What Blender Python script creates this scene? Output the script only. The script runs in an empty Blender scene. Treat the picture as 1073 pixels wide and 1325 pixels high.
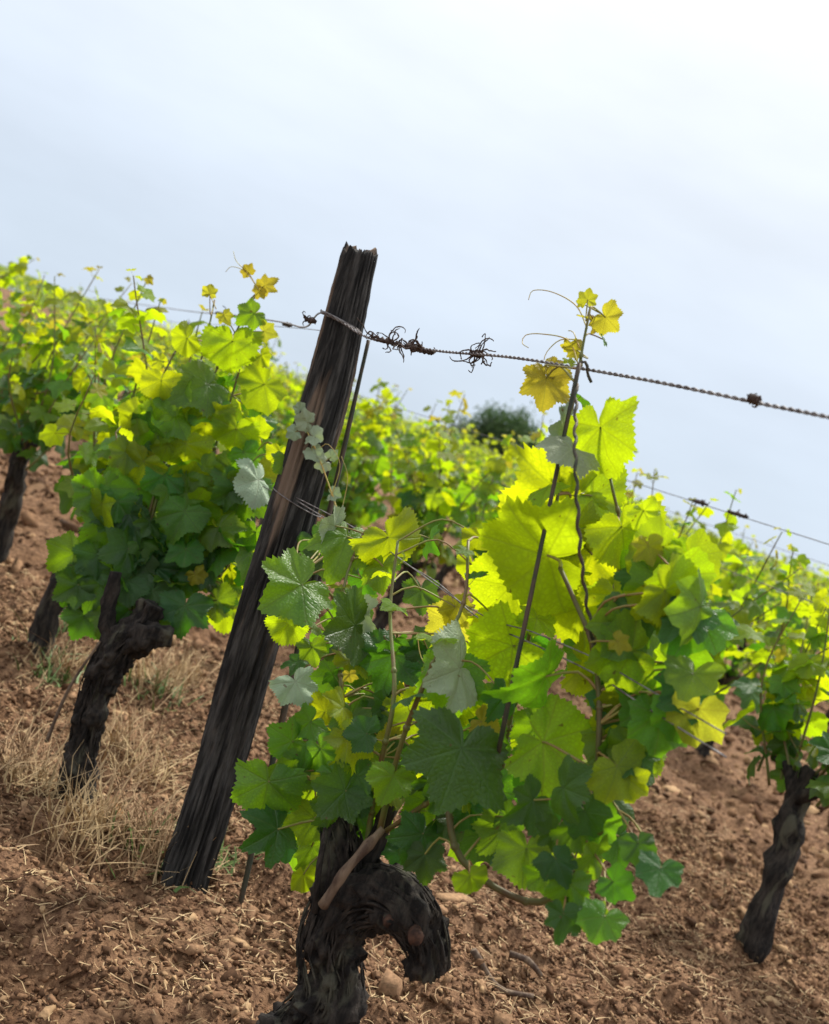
import bpy, math, random
import numpy as np
from mathutils import Vector, Matrix, noise
random.seed(7); RNG = np.random.default_rng(7)
R = math.radians
S = bpy.context.scene
C = S.collection

# ------------------------------------------------------------------ camera
EYE = 1.01                      # crouching photographer
FPX = 1500.0                    # focal length in pixels of the 1073x1325 picture
ROLL, HOR = R(20.7), -78.0      # the camera is held tilted; eye level above the centre
pitch = math.atan(78 / FPX)
FWD = Vector((0, math.cos(pitch), -math.sin(pitch)))
UPP = Vector((0, math.sin(pitch), math.cos(pitch)))
XR = Vector((1, 0, 0))
CR = XR * math.cos(ROLL) + UPP * math.sin(ROLL)
CU = -XR * math.sin(ROLL) + UPP * math.cos(ROLL)
cam = bpy.data.cameras.new('camera'); camo = bpy.data.objects.new('camera', cam); C.objects.link(camo)
mw = Matrix((CR, CU, -FWD)).transposed().to_4x4(); mw.translation = Vector((0, 0, EYE))
camo.matrix_world = mw
cam.sensor_width = 36; cam.lens = 36 * FPX / 1325
cam.clip_start = .05; cam.clip_end = 2000
cam.dof.use_dof = True; cam.dof.focus_distance = 1.95; cam.dof.aperture_fstop = 5.0
S.camera = camo

# ------------------------------------------------------------------ light
SUN_AZ, SUN_EL = R(22), R(56)         # high, beyond the vines, a little to the right
w = bpy.data.worlds.new('World'); S.world = w; w.use_nodes = True
nt = w.node_tree; nt.nodes.clear()
def N(t, **k):
    n = nt.nodes.new(t)
    for a, b in k.items(): setattr(n, a, b)
    return n
sky = N('ShaderNodeTexSky', sky_type='NISHITA', sun_disc=False, sun_elevation=SUN_EL, sun_rotation=SUN_AZ)
bg1 = N('ShaderNodeBackground'); bg1.inputs[1].default_value = .12
nt.links.new(sky.outputs[0], bg1.inputs[0])
tc = N('ShaderNodeTexCoord'); sx = N('ShaderNodeSeparateXYZ'); nt.links.new(tc.outputs['Generated'], sx.inputs[0])
cr = N('ShaderNodeValToRGB'); nt.links.new(sx.outputs[2], cr.inputs[0])
e = cr.color_ramp.elements
e[0].position = 0.0; e[0].color = (.62, .74, .90, 1)
e[1].position = .50; e[1].color = (1.18, 1.2, 1.25, 1)
m_ = cr.color_ramp.elements.new(.12); m_.color = (.73, .82, .95, 1)
m_ = cr.color_ramp.elements.new(.26); m_.color = (.90, .97, 1.06, 1)
mp = N('ShaderNodeMapping'); mp.inputs['Scale'].default_value = (1.6, 1.6, 5); mp.inputs['Rotation'].default_value = (0, .12, 0)
nt.links.new(tc.outputs['Generated'], mp.inputs[0])
nz = N('ShaderNodeTexNoise'); nz.inputs['Scale'].default_value = 2.2; nz.inputs['Detail'].default_value = 5; nz.inputs['Roughness'].default_value = .5
nt.links.new(mp.outputs[0], nz.inputs['Vector'])
mr = N('ShaderNodeMapRange'); mr.inputs[1].default_value = .3; mr.inputs[2].default_value = .7; mr.inputs[3].default_value = .93; mr.inputs[4].default_value = 1.08
nt.links.new(nz.outputs[0], mr.inputs[0])
bg2 = N('ShaderNodeBackground'); nt.links.new(cr.outputs[0], bg2.inputs[0]); nt.links.new(mr.outputs[0], bg2.inputs[1])
mx = N('ShaderNodeMixShader'); mx.inputs[0].default_value = .9
nt.links.new(bg1.outputs[0], mx.inputs[1]); nt.links.new(bg2.outputs[0], mx.inputs[2])
wo = N('ShaderNodeOutputWorld'); nt.links.new(mx.outputs[0], wo.inputs[0])
sl = bpy.data.lights.new('sun', 'SUN'); sl.energy = 5.0; sl.angle = R(6); sl.color = (1, .95, .86)
so = bpy.data.objects.new('sun', sl); C.objects.link(so)
sd = Vector((math.sin(SUN_AZ) * math.cos(SUN_EL), math.cos(SUN_AZ) * math.cos(SUN_EL), math.sin(SUN_EL)))
so.rotation_euler = sd.to_track_quat('Z', 'Y').to_euler(); so.location = sd * 50
S.view_settings.view_transform = 'Standard'; S.view_settings.look = 'None'
S.view_settings.exposure = 0; S.view_settings.gamma = 1; S.view_settings.use_curve_mapping = False
try:
    S.cycles.max_bounces = 10; S.cycles.transmission_bounces = 8; S.cycles.use_denoising = True
except Exception: pass

# ------------------------------------------------------------------ helpers
def P(px, py, d):
    """point of the place seen at a spot of the picture, d metres ahead"""
    dx, dy = px - 536.5, py - 662.5
    v = (CR * dx - CU * dy) / FPX + FWD
    return Vector((0, 0, EYE)) + v * (d / v.y)
def UV(px, py):
    v = (CR * (px - 536.5) - CU * (py - 662.5)) / FPX + FWD
    return v.x / v.y
ROWA, ROWD, ROWN = Vector((.156, 1.65, 0)), Vector((-.5, .866, 0)), Vector((.866, .5, 0))
def rowdepth(px, py):           # depth of the front row's plane behind a picture spot
    return 1.113 / (.58 + UV(px, py))
def H(x, y):
    r = np.hypot(x, y)
    return np.where(r > 10, .020 * (np.minimum(r, 75) - 10), 0.0) + .0 * x
def tag(o, label=None, cat=None, group=None, kind=None):
    if label: o['label'] = label
    if cat: o['category'] = cat
    if group: o['group'] = group
    if kind: o['kind'] = kind
    return o
def link(name, me, parent=None, loc=None):
    o = bpy.data.objects.new(name, me); C.objects.link(o)
    if parent is not None: o.parent = parent
    if loc is not None: o.location = loc
    return o
def empty(name, loc):
    o = bpy.data.objects.new(name, None); o.empty_display_size = .05; C.objects.link(o); o.location = loc; return o
class MB:
    def __init__(s): s.v = []; s.f = []; s.m = []; s.uv = []
    def add(s, v, f, mi=0, uv=None):
        b = len(s.v); s.v += [tuple(q) for q in v]
        s.f += [tuple(i + b for i in q) for q in f]; s.m += [mi] * len(f)
        s.uv += list(uv) if uv else [(0, 0)] * len(v)
    def mesh(s, name, mats, smooth=True, off=(0, 0, 0)):
        me = bpy.data.meshes.new(name)
        v = np.array(s.v, dtype=np.float64) - np.array(off)
        me.from_pydata(v.tolist(), [], s.f)
        for m in mats: me.materials.append(m)
        me.polygons.foreach_set('material_index', s.m)
        if smooth: me.polygons.foreach_set('use_smooth', [True] * len(s.f))
        ul = me.uv_layers.new(name='UVMap')
        li = np.empty(len(me.loops), dtype=np.int32); me.loops.foreach_get('vertex_index', li)
        ul.data.foreach_set('uv', np.array(s.uv, dtype=np.float32)[li].ravel())
        me.update(); return me
def tube(mb, pts, rad, n=6, mi=0, rough=0, freq=30, cap=True, bark=0):
    pts = [Vector(p) for p in pts]
    if not hasattr(rad, '__len__'): rad = [rad] * len(pts)
    rad = np.interp(np.linspace(0, 1, len(pts)), np.linspace(0, 1, len(rad)), rad)
    t0 = (pts[1] - pts[0]).normalized(); a = t0.orthogonal().normalized()
    v = []; f = []; sl_ = 0
    for i, p in enumerate(pts):
        t = (pts[min(i + 1, len(pts) - 1)] - pts[max(i - 1, 0)]).normalized()
        a = (a - t * a.dot(t)).normalized(); b = t.cross(a)
        if i: sl_ += (p - pts[i - 1]).length
        for k in range(n):
            th = 2 * math.pi * k / n
            d = a * math.cos(th) + b * math.sin(th)
            r = rad[i]
            if rough:
                q = (p + d * r) * freq
                r *= 1 + rough * (noise.noise(Vector((q.x, q.y, q.z * .45))) + .55 * noise.noise(q * 2.7))
            if bark:
                c_, s_ = math.cos(th + sl_ * 3), math.sin(th + sl_ * 3)
                q1 = noise.noise(Vector((c_ * 2.6, s_ * 2.6, sl_ * 9))); q2 = noise.noise(Vector((c_ * 6.5, s_ * 6.5 + 5, sl_ * 14)))
                q3 = noise.noise(Vector((c_ * 1.3 + 7, s_ * 1.3, sl_ * 16)))
                r *= 1 + bark * (.9 * q3 - 1.5 * max(0, .22 - abs(q1)) - 1.6 * max(0, .2 - abs(q2)) + .35 * noise.noise(Vector((c_ * 14, s_ * 14, sl_ * 50))))
            v.append(p + d * r)
    for i in range(len(pts) - 1):
        for k in range(n):
            f.append((i * n + k, i * n + (k + 1) % n, (i + 1) * n + (k + 1) % n, (i + 1) * n + k))
    if cap: f.append(tuple(range(n))[::-1]); f.append(tuple((len(pts) - 1) * n + k for k in range(n)))
    mb.add(v, f, mi)
def spline(pts, step):
    pts = [Vector(p) for p in pts]
    if len(pts) < 3: pts = [pts[0], (pts[0] + pts[-1]) / 2, pts[-1]]
    q = [pts[0] * 2 - pts[1]] + pts + [pts[-1] * 2 - pts[-2]]
    out = []
    for i in range(1, len(q) - 2):
        a, b, c, d = q[i - 1:i + 3]
        n = max(2, int((c - b).length / step))
        for j in range(n):
            t = j / n
            out.append(.5 * ((2 * b) + (c - a) * t + (2 * a - 5 * b + 4 * c - d) * t * t + (3 * b - a - 3 * c + d) * t ** 3))
    out.append(pts[-1]); return out

# ------------------------------------------------------------------ materials
def mat(name):
    m = bpy.data.materials.new(name); m.use_nodes = True
    nt = m.node_tree; nt.nodes.clear()
    o = nt.nodes.new('ShaderNodeOutputMaterial')
    return m, nt, o
def mk(nt, t, **k):
    n = nt.nodes.new(t)
    for a, b in k.items(): setattr(n, a, b)
    return n
def mth(nt, op, a, b=None, c=None):
    n = nt.nodes.new('ShaderNodeMath'); n.operation = op
    for i, q in enumerate((a, b, c)):
        if q is None: continue
        if isinstance(q, (int, float)): n.inputs[i].default_value = q
        else: nt.links.new(q, n.inputs[i])
    return n.outputs[0]
def mixc(nt, f, a, b, bt='MIX'):
    n = nt.nodes.new('ShaderNodeMix'); n.data_type = 'RGBA'; n.blend_type = bt
    for i, q in ((0, f), (6, a), (7, b)):
        if isinstance(q, (int, float)): n.inputs[i].default_value = q
        elif isinstance(q, tuple): n.inputs[i].default_value = (*q, 1)
        else: nt.links.new(q, n.inputs[i])
    return n.outputs[2]
def leaf_mat(name, base, trans, rough=.5, veinc=(.16, .24, .06), tw=.5, spec=.5, vein=True, var=.25):
    m, nt, o = mat(name)
    L = nt.links.new
    oi = mk(nt, 'ShaderNodeObjectInfo')
    geo = mk(nt, 'ShaderNodeNewGeometry')
    nz = mk(nt, 'ShaderNodeTexNoise'); nz.inputs['Scale'].default_value = 14 if vein else 5; nz.inputs['Detail'].default_value = 4
    L(geo.outputs['Position'], nz.inputs['Vector'])
    rnd = oi.outputs['Random'] if vein else nz.outputs[0]
    hs = mk(nt, 'ShaderNodeHueSaturation')
    L(mth(nt, 'MULTIPLY_ADD', rnd, .05, .475), hs.inputs['Hue'])
    L(mth(nt, 'MULTIPLY_ADD', mth(nt, 'FRACT', mth(nt, 'MULTIPLY', rnd, 7.31)), 2 * var, 1 - var), hs.inputs['Value'])
    hs.inputs['Color'].default_value = (*base, 1)
    hs2 = mk(nt, 'ShaderNodeHueSaturation')
    L(hs.inputs['Hue'].links[0].from_socket, hs2.inputs['Hue'])
    L(mth(nt, 'MULTIPLY_ADD', mth(nt, 'FRACT', mth(nt, 'MULTIPLY', rnd, 3.77)), 1.2 * var, 1 - .6 * var), hs2.inputs['Value'])
    hs2.inputs['Color'].default_value = (*trans, 1)
    bc, tcx = hs.outputs[0], hs2.outputs[0]
    # mottling
    mot = mk(nt, 'ShaderNodeMapRange'); mot.inputs[1].default_value = .3; mot.inputs[2].default_value = .7; mot.inputs[3].default_value = .75; mot.inputs[4].default_value = 1.2
    L(nz.outputs[0], mot.inputs[0])
    bc = mixc(nt, 1.0, bc, mot.outputs[0], 'MULTIPLY')
    tcx = mixc(nt, 1.0, tcx, mot.outputs[0], 'MULTIPLY')
    # underside is paler, greyer
    bc = mixc(nt, mth(nt, 'MULTIPLY', geo.outputs['Backfacing'], .55), bc, (.12, .20, .07))
    bump_in = None
    if vein:
        uv = mk(nt, 'ShaderNodeUVMap'); sp = mk(nt, 'ShaderNodeSeparateXYZ'); L(uv.outputs[0], sp.inputs[0])
        X, Y = sp.outputs[0], sp.outputs[1]
        rr = mth(nt, 'SQRT', mth(nt, 'ADD', mth(nt, 'MULTIPLY', X, X), mth(nt, 'MULTIPLY', Y, Y)))
        an = mth(nt, 'ABSOLUTE', mth(nt, 'ARCTAN2', Y, X))
        u = mth(nt, 'DIVIDE', an, R(54))
        fr = mth(nt, 'ABSOLUTE', mth(nt, 'SUBTRACT', u, mth(nt, 'ROUND', u)))      # 0 on a vein .. .5 between
        dist = mth(nt, 'MULTIPLY', mth(nt, 'MULTIPLY', fr, R(54)), rr)
        v1 = mth(nt, 'SUBTRACT', 1.0, mth(nt, 'SMOOTH_MIN', mth(nt, 'DIVIDE', dist, .028), 1.0, .3))
        # side veins run out at an angle from each main vein
        along = mth(nt, 'SUBTRACT', mth(nt, 'MULTIPLY', rr, 6.5), mth(nt, 'MULTIPLY', mth(nt, 'MULTIPLY', fr, rr), 7.5))
        f2 = mth(nt, 'ABSOLUTE', mth(nt, 'SUBTRACT', along, mth(nt, 'ROUND', along)))
        v2 = mth(nt, 'MULTIPLY', mth(nt, 'SUBTRACT', 1.0, mth(nt, 'SMOOTH_MIN', mth(nt, 'DIVIDE', f2, .13), 1.0, .3)), .4)
        vv = mth(nt, 'MAXIMUM', v1, v2)
        vv = mth(nt, 'MULTIPLY', vv, mth(nt, 'LESS_THAN', rr, 1.3))
        bc = mixc(nt, mth(nt, 'MULTIPLY', vv, .55), bc, veinc)
        tcx = mixc(nt, mth(nt, 'MULTIPLY', vv, .75), tcx, tuple(c * .5 for c in trans))
        vo = mk(nt, 'ShaderNodeTexVoronoi'); vo.feature = 'DISTANCE_TO_EDGE'; vo.inputs['Scale'].default_value = 13; L(uv.outputs[0], vo.inputs['Vector'])
        pk = mth(nt, 'SMOOTH_MIN', mth(nt, 'MULTIPLY', vo.outputs[0], 3.2), 1.0, .3)
        tcx = mixc(nt, mth(nt, 'MULTIPLY', mth(nt, 'SUBTRACT', 1.0, pk), .38), tcx, tuple(c * .45 for c in trans))
        spn = mk(nt, 'ShaderNodeTexNoise'); spn.inputs['Scale'].default_value = 90; spn.inputs['Detail'].default_value = 1; L(geo.outputs['Position'], spn.inputs['Vector'])
        spot = mk(nt, 'ShaderNodeMapRange'); spot.inputs[1].default_value = .74; spot.inputs[2].default_value = .78; L(spn.outputs[0], spot.inputs[0])
        bc = mixc(nt, mth(nt, 'MULTIPLY', spot.outputs[0], .7), bc, (.12, .06, .02)); tcx = mixc(nt, mth(nt, 'MULTIPLY', spot.outputs[0], .7), tcx, (.14, .07, .01))
        bump_in = mth(nt, 'SUBTRACT', mth(nt, 'ADD', mth(nt, 'MULTIPLY', nz.outputs[0], .3), mth(nt, 'MULTIPLY', pk, .55)), vv)
        bm = mk(nt, 'ShaderNodeBump'); bm.inputs['Strength'].default_value = .45; bm.inputs['Distance'].default_value = .0025
        L(bump_in, bm.inputs['Height'])
    p = mk(nt, 'ShaderNodeBsdfPrincipled'); L(bc, p.inputs['Base Color'])
    p.inputs['Roughness'].default_value = rough; p.inputs['Specular IOR Level'].default_value = spec
    t = mk(nt, 'ShaderNodeBsdfTranslucent'); L(tcx, t.inputs[0])
    if bump_in: L(bm.outputs[0], p.inputs['Normal'])
    a = mk(nt, 'ShaderNodeMixShader'); a.inputs[0].default_value = tw
    L(p.outputs[0], a.inputs[1]); L(t.outputs[0], a.inputs[2]); L(a.outputs[0], o.inputs[0])
    return m
LM = {
 'm': leaf_mat('mature_leaf', (.028, .090, .018), (.18, .42, .01), .44, tw=.45, spec=.5, veinc=(.08, .17, .04)),
 'g': leaf_mat('green_leaf', (.058, .16, .018), (.40, .72, .01), .42, tw=.5, spec=.45),
 'y': leaf_mat('young_leaf', (.12, .22, .012), (.74, .92, .008), .48, tw=.56, spec=.4, veinc=(.25, .34, .06)),
 't': leaf_mat('tip_leaf', (.27, .27, .025), (.78, .72, .035), .55, tw=.5, spec=.35, veinc=(.4, .36, .08)),
 'w': leaf_mat('downy_leaf', (.30, .38, .25), (.36, .5, .18), .6, tw=.3, spec=.6, veinc=(.4, .45, .3)),
}
LF = {
 'm': leaf_mat('far_mature_leaf', (.034, .095, .018), (.20, .42, .01), .5, tw=.42, spec=.5, vein=False),
 'y': leaf_mat('far_young_leaf', (.12, .19, .018), (.58, .70, .02), .5, tw=.5, spec=.4, vein=False),
}
def simple(name, col, rough=.8, col2=None, scale=20, stretch=(1, 1, 1), bump=.3, dist=.004, metal=0, ramp=(.4, .6), spec=.4, col3=None, det=6):
    m, nt, o = mat(name); L = nt.links.new
    tcn = mk(nt, 'ShaderNodeTexCoord'); mp = mk(nt, 'ShaderNodeMapping'); mp.inputs['Scale'].default_value = stretch
    L(tcn.outputs['Object'], mp.inputs[0])
    nz = mk(nt, 'ShaderNodeTexNoise'); nz.inputs['Scale'].default_value = scale; nz.inputs['Detail'].default_value = det; nz.inputs['Roughness'].default_value = .65
    L(mp.outputs[0], nz.inputs['Vector'])
    mr = mk(nt, 'ShaderNodeMapRange'); mr.inputs[1].default_value = ramp[0]; mr.inputs[2].default_value = ramp[1]; L(nz.outputs[0], mr.inputs[0])
    c = mixc(nt, mr.outputs[0], col, col2 or tuple(x * .5 for x in col))
    if col3:
        n2 = mk(nt, 'ShaderNodeTexNoise'); n2.inputs['Scale'].default_value = scale * .35; n2.inputs['Detail'].default_value = 4
        mp2 = mk(nt, 'ShaderNodeMapping'); mp2.inputs['Location'].default_value = (3.1, 1.7, 5.2); mp2.inputs['Scale'].default_value = stretch
        L(tcn.outputs['Object'], mp2.inputs[0]); L(mp2.outputs[0], n2.inputs['Vector'])
        m2 = mk(nt, 'ShaderNodeMapRange'); m2.inputs[1].default_value = .56; m2.inputs[2].default_value = .64; L(n2.outputs[0], m2.inputs[0])
        c = mixc(nt, mth(nt, 'MULTIPLY', m2.outputs[0], .85), c, col3)
    p = mk(nt, 'ShaderNodeBsdfPrincipled'); L(c, p.inputs['Base Color']); p.inputs['Roughness'].default_value = rough; p.inputs['Metallic'].default_value = metal
    p.inputs['Specular IOR Level'].default_value = spec
    if bump:
        b = mk(nt, 'ShaderNodeBump'); b.inputs['Strength'].default_value = bump; b.inputs['Distance'].default_value = dist
        L(nz.outputs[0], b.inputs['Height']); L(b.outputs[0], p.inputs['Normal'])
    L(p.outputs[0], o.inputs[0]); return m
M_post = simple('weathered_oak', (.105, .10, .092), .9, (.009, .0085, .008), 55, (1, 1, .12), 1.0, .010, col3=(.19, .135, .095), det=11, ramp=(.28, .55))
M_bark = simple('vine_bark', (.060, .048, .038), .92, (.008, .006, .005), 60, (1, 1, .25), 1.0, .01, col3=(.095, .09, .062), det=10, ramp=(.33, .58))
M_cut = simple('cut_wood', (.10, .05, .032), .9, (.035, .018, .013), 90)
M_shoot = simple('green_shoot', (.13, .17, .04), .5, (.16, .10, .04), 14, bump=.2)
M_cane = simple('brown_cane', (.21, .15, .10), .8, (.07, .042, .028), 45, (1, 1, .25), .8)
M_red = simple('reddish_cane', (.09, .055, .025), .6, (.10, .10, .03), 18, bump=.2)
M_pet = simple('petiole', (.24, .26, .06), .5, (.26, .15, .06), 25, bump=0)
M_wire = simple('galvanised_wire', (.26, .25, .25), .6, (.11, .09, .085), 60, metal=.3, bump=.2)
M_stake = simple('painted_stake', (.035, .045, .028), .6, (.09, .06, .04), 25, bump=.3, metal=.2)
M_dry = simple('dried_tendril', (.035, .022, .018), .9, (.07, .045, .035), 40)
M_tend = simple('tendril', (.45, .42, .12), .5, (.5, .35, .1), 30, bump=0)
M_straw = simple('straw', (.52, .38, .20), .8, (.30, .19, .10), 5, bump=0)
M_weed = simple('weed', (.10, .16, .03), .6, (.06, .11, .02), 12, bump=0)
def soil_mat(name, near=True):
    m, nt, o = mat(name); L = nt.links.new
    geo = mk(nt, 'ShaderNodeNewGeometry')
    def nz(s, d=6, r=.65):
        n = mk(nt, 'ShaderNodeTexNoise'); n.inputs['Scale'].default_value = s; n.inputs['Detail'].default_value = d; n.inputs['Roughness'].default_value = r
        L(geo.outputs['Position'], n.inputs['Vector']); return n.outputs[0]
    def rng(i, a, b):
        q = mk(nt, 'ShaderNodeMapRange'); q.inputs[1].default_value = a; q.inputs[2].default_value = b; L(i, q.inputs[0]); return q.outputs[0]
    a, b, c = nz(55), nz(9, 4), nz(1.7, 3)
    col = mixc(nt, rng(a, .35, .65), (.085, .04, .022), (.33, .19, .105))
    col = mixc(nt, rng(b, .5, .7), col, (.15, .08, .04))
    col = mixc(nt, mth(nt, 'MULTIPLY', rng(c, .52, .68), .45), col, (.34, .22, .12))
    p = mk(nt, 'ShaderNodeBsdfPrincipled'); L(col, p.inputs['Base Color']); p.inputs['Roughness'].default_value = .95; p.inputs['Specular IOR Level'].default_value = .2
    bu = mk(nt, 'ShaderNodeBump'); bu.inputs['Strength'].default_value = .9; bu.inputs['Distance'].default_value = .02
    L(mth(nt, 'ADD', a, b), bu.inputs['Height']); L(bu.outputs[0], p.inputs['Normal']); L(p.outputs[0], o.inputs[0]); return m
M_soil = soil_mat('vineyard_soil')
def clod_mat():
    m, nt, o = mat('soil_clod'); L = nt.links.new
    geo = mk(nt, 'ShaderNodeNewGeometry')
    r = geo.outputs['Random Per Island']
    cr = mk(nt, 'ShaderNodeValToRGB'); L(r, cr.inputs[0]); e = cr.color_ramp.elements
    e[0].color = (.06, .03, .015, 1); e[1].color = (.46, .30, .16, 1); e[1].position = 1
    x = e.new(.45); x.color = (.19, .10, .053, 1); x = e.new(.85); x.color = (.33, .195, .108, 1)
    n = mk(nt, 'ShaderNodeTexNoise'); n.inputs['Scale'].default_value = 120; n.inputs['Detail'].default_value = 4; L(geo.outputs['Position'], n.inputs['Vector'])
    mr = mk(nt, 'ShaderNodeMapRange'); mr.inputs[1].default_value = .3; mr.inputs[2].default_value = .7; mr.inputs[3].default_value = .65; mr.inputs[4].default_value = 1.15; L(n.outputs[0], mr.inputs[0])
    c = mixc(nt, 1.0, cr.outputs[0], mr.outputs[0], 'MULTIPLY')
    p = mk(nt, 'ShaderNodeBsdfPrincipled'); L(c, p.inputs['Base Color']); p.inputs['Roughness'].default_value = .95; p.inputs['Specular IOR Level'].default_value = .2
    b = mk(nt, 'ShaderNodeBump'); b.inputs['Strength'].default_value = .6; b.inputs['Distance'].default_value = .004; L(n.outputs[0], b.inputs['Height']); L(b.outputs[0], p.inputs['Normal'])
    L(p.outputs[0], o.inputs[0]); return m
M_clod = clod_mat()

# ------------------------------------------------------------------ ground
def vnoise(x, y, seed=0):
    xi = np.floor(x).astype(np.int64); yi = np.floor(y).astype(np.int64); fx = x - xi; fy = y - yi
    fx = fx * fx * (3 - 2 * fx); fy = fy * fy * (3 - 2 * fy)
    def h(a, b):
        n = (a * 374761393 + b * 668265263 + seed * 974711) & 0x7fffffff
        n = ((n ^ (n >> 13)) * 1274126177) & 0x7fffffff
        return ((n ^ (n >> 16)) & 0xffff) / 65535.0
    return (h(xi, yi) * (1 - fx) + h(xi + 1, yi) * fx) * (1 - fy) + (h(xi, yi + 1) * (1 - fx) + h(xi + 1, yi + 1) * fx) * fy
def relief(x, y):
    r = np.hypot(x, y)
    z = .10 * (vnoise(x * 2.2, y * 2.2, 1) - .5) + .07 * (vnoise(x * 7, y * 7, 2) - .5) + .045 * (vnoise(x * 19, y * 19, 3) - .5) + .03 * np.abs(vnoise(x * 42, y * 42, 4) - .5)
    z = z * np.clip(1.6 - r / 25, .25, 1)
    return z - .075 * np.exp(-((x + .17) ** 2 + (y - 2.25) ** 2) / .09)
def G(x, y): return float(H(np.float64(x), np.float64(y)) + relief(np.array([x]), np.array([y]))[0])
def graded(a, b, st, far):
    mid = np.arange(a, b, st); out = [b]; s = st
    while out[-1] < far: s *= 1.16; out.append(out[-1] + s)
    lo = [a]; s = st
    while lo[-1] > -far: s *= 1.16; lo.append(lo[-1] - s)
    return np.array(sorted(lo[1:]) + list(mid) + out)
xs = graded(-2.6, 2.4, .018, 600); ys = graded(.4, 6.2, .02, 600)
X, Y = np.meshgrid(xs, ys); Z = H(X, Y) + relief(X, Y)
V = np.stack([X, Y, Z], -1).reshape(-1, 3); nx, ny = len(xs), len(ys)
ii = (np.arange(ny - 1)[:, None] * nx + np.arange(nx - 1)[None, :]).ravel()
F4 = np.stack([ii, ii + 1, ii + nx + 1, ii + nx], -1)
def npmesh(name, V, F, mats, smooth=False):
    me = bpy.data.meshes.new(name); k = F.shape[1]
    me.vertices.add(len(V)); me.vertices.foreach_set('co', V.astype(np.float32).ravel())
    me.loops.add(F.size); me.loops.foreach_set('vertex_index', F.astype(np.int32).ravel())
    me.polygons.add(len(F)); me.polygons.foreach_set('loop_start', np.arange(len(F), dtype=np.int32) * k)
    me.polygons.foreach_set('use_smooth', np.full(len(F), smooth))
    for m in mats: me.materials.append(m)
    me.update(calc_edges=True); me.validate(); return me
tag(link('ground', npmesh('ground', V, F4, [M_soil], True)), 'reddish brown tilled soil between the vine rows', None, None, 'structure')

def scatter_clods(n, reg, size, name, label):
    x = RNG.uniform(reg[0], reg[1], n * 2); y = RNG.uniform(reg[2], reg[3], n * 2)
    ok = (np.abs(x / y) < .62); x = x[ok]; y = y[ok]; n = len(x)
    z = H(x, y) + relief(x, y)
    s = size * RNG.lognormal(0, .5, n)
    base = np.array([(-1, -1, -1), (1, -1, -1), (1, 1, -1), (-1, 1, -1), (-1, -1, 1), (1, -1, 1), (1, 1, 1), (-1, 1, 1)], float)
    P_ = base[None] * (1 + RNG.uniform(-.75, .5, (n, 8, 3)))
    P_[:, 4:, :2] *= RNG.uniform(.4, .9, (n, 1, 1))
    sc = np.stack([RNG.uniform(.6, 1.9, n), RNG.uniform(.4, .9, n), RNG.uniform(.25, .7, n)], -1)
    P_ *= (sc * s[:, None])[:, None]
    a = RNG.uniform(0, 6.28, n); t = RNG.normal(0, .5, n)
    ca, sa, ct, st = np.cos(a), np.sin(a), np.cos(t), np.sin(t)
    X1 = P_[..., 0] * ct[:, None] - P_[..., 2] * st[:, None]; Z1 = P_[..., 0] * st[:, None] + P_[..., 2] * ct[:, None]; Y1 = P_[..., 1]
    Q = np.stack([X1 * ca[:, None] - Y1 * sa[:, None] + x[:, None], X1 * sa[:, None] + Y1 * ca[:, None] + y[:, None], Z1 + (z + s * .12)[:, None]], -1)
    fb = np.array([(0, 3, 2, 1), (4, 5, 6, 7), (0, 1, 5, 4), (1, 2, 6, 5), (2, 3, 7, 6), (3, 0, 4, 7)])
    F = (fb[None] + (np.arange(n) * 8)[:, None, None]).reshape(-1, 4)
    tag(link(name, npmesh(name, Q.reshape(-1, 3), F, [M_clod], True)), label, None, None, 'stuff')
scatter_clods(110000, (-2.4, 1.9, .8, 4.4), .0034, 'soil_clods', 'small reddish soil crumbs and bark chips strewn over the near ground')
scatter_clods(700, (-2.6, 2.0, 1.0, 5.5), .010, 'large_soil_clods', 'larger reddish clods lying between the vines')
scatter_clods(16000, (-5, 5.5, 4.2, 12), .012, 'far_soil_clods', 'reddish clods on the ground between the rows farther back')

# ------------------------------------------------------------------ leaves
def leaf_shape(seed, hi=2, deep=None):
    r = random.Random(seed)
    n = {2: 96, 1: 36, 0: 18}[hi]
    A = [0, 8, 18, 28, 36, 46, 54, 62, 74, 84, 96, 106, 116, 130, 145, 160, 172, 180]
    V = [1.02, .93, .79, .63, .66, .80, .94, .84, .66, .56, .64, .76, .71, .62, .57, .46, .22, .06]
    deep = r.uniform(.45, 1.0) if deep is None else deep * r.uniform(.75, 1.25)
    out = []
    jl = [r.uniform(.82, 1.08) for _ in range(9)]
    for i in range(n):
        th = 2 * math.pi * i / n
        d = abs(math.degrees(th if th <= math.pi else th - 2 * math.pi))
        rr = np.interp(d, A, V); rr = 1 - (1 - rr) * deep if d < 120 else rr
        rr *= np.interp(i / n * 8, range(9), jl[:8] + jl[:1])
        if hi == 2: rr *= 1 + (.045 if i % 2 else -.03) + r.uniform(-.025, .025)
        elif hi == 1: rr *= 1 + (.05 if i % 2 else -.03)
        out.append((th, max(rr, .06)))
    return out
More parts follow.
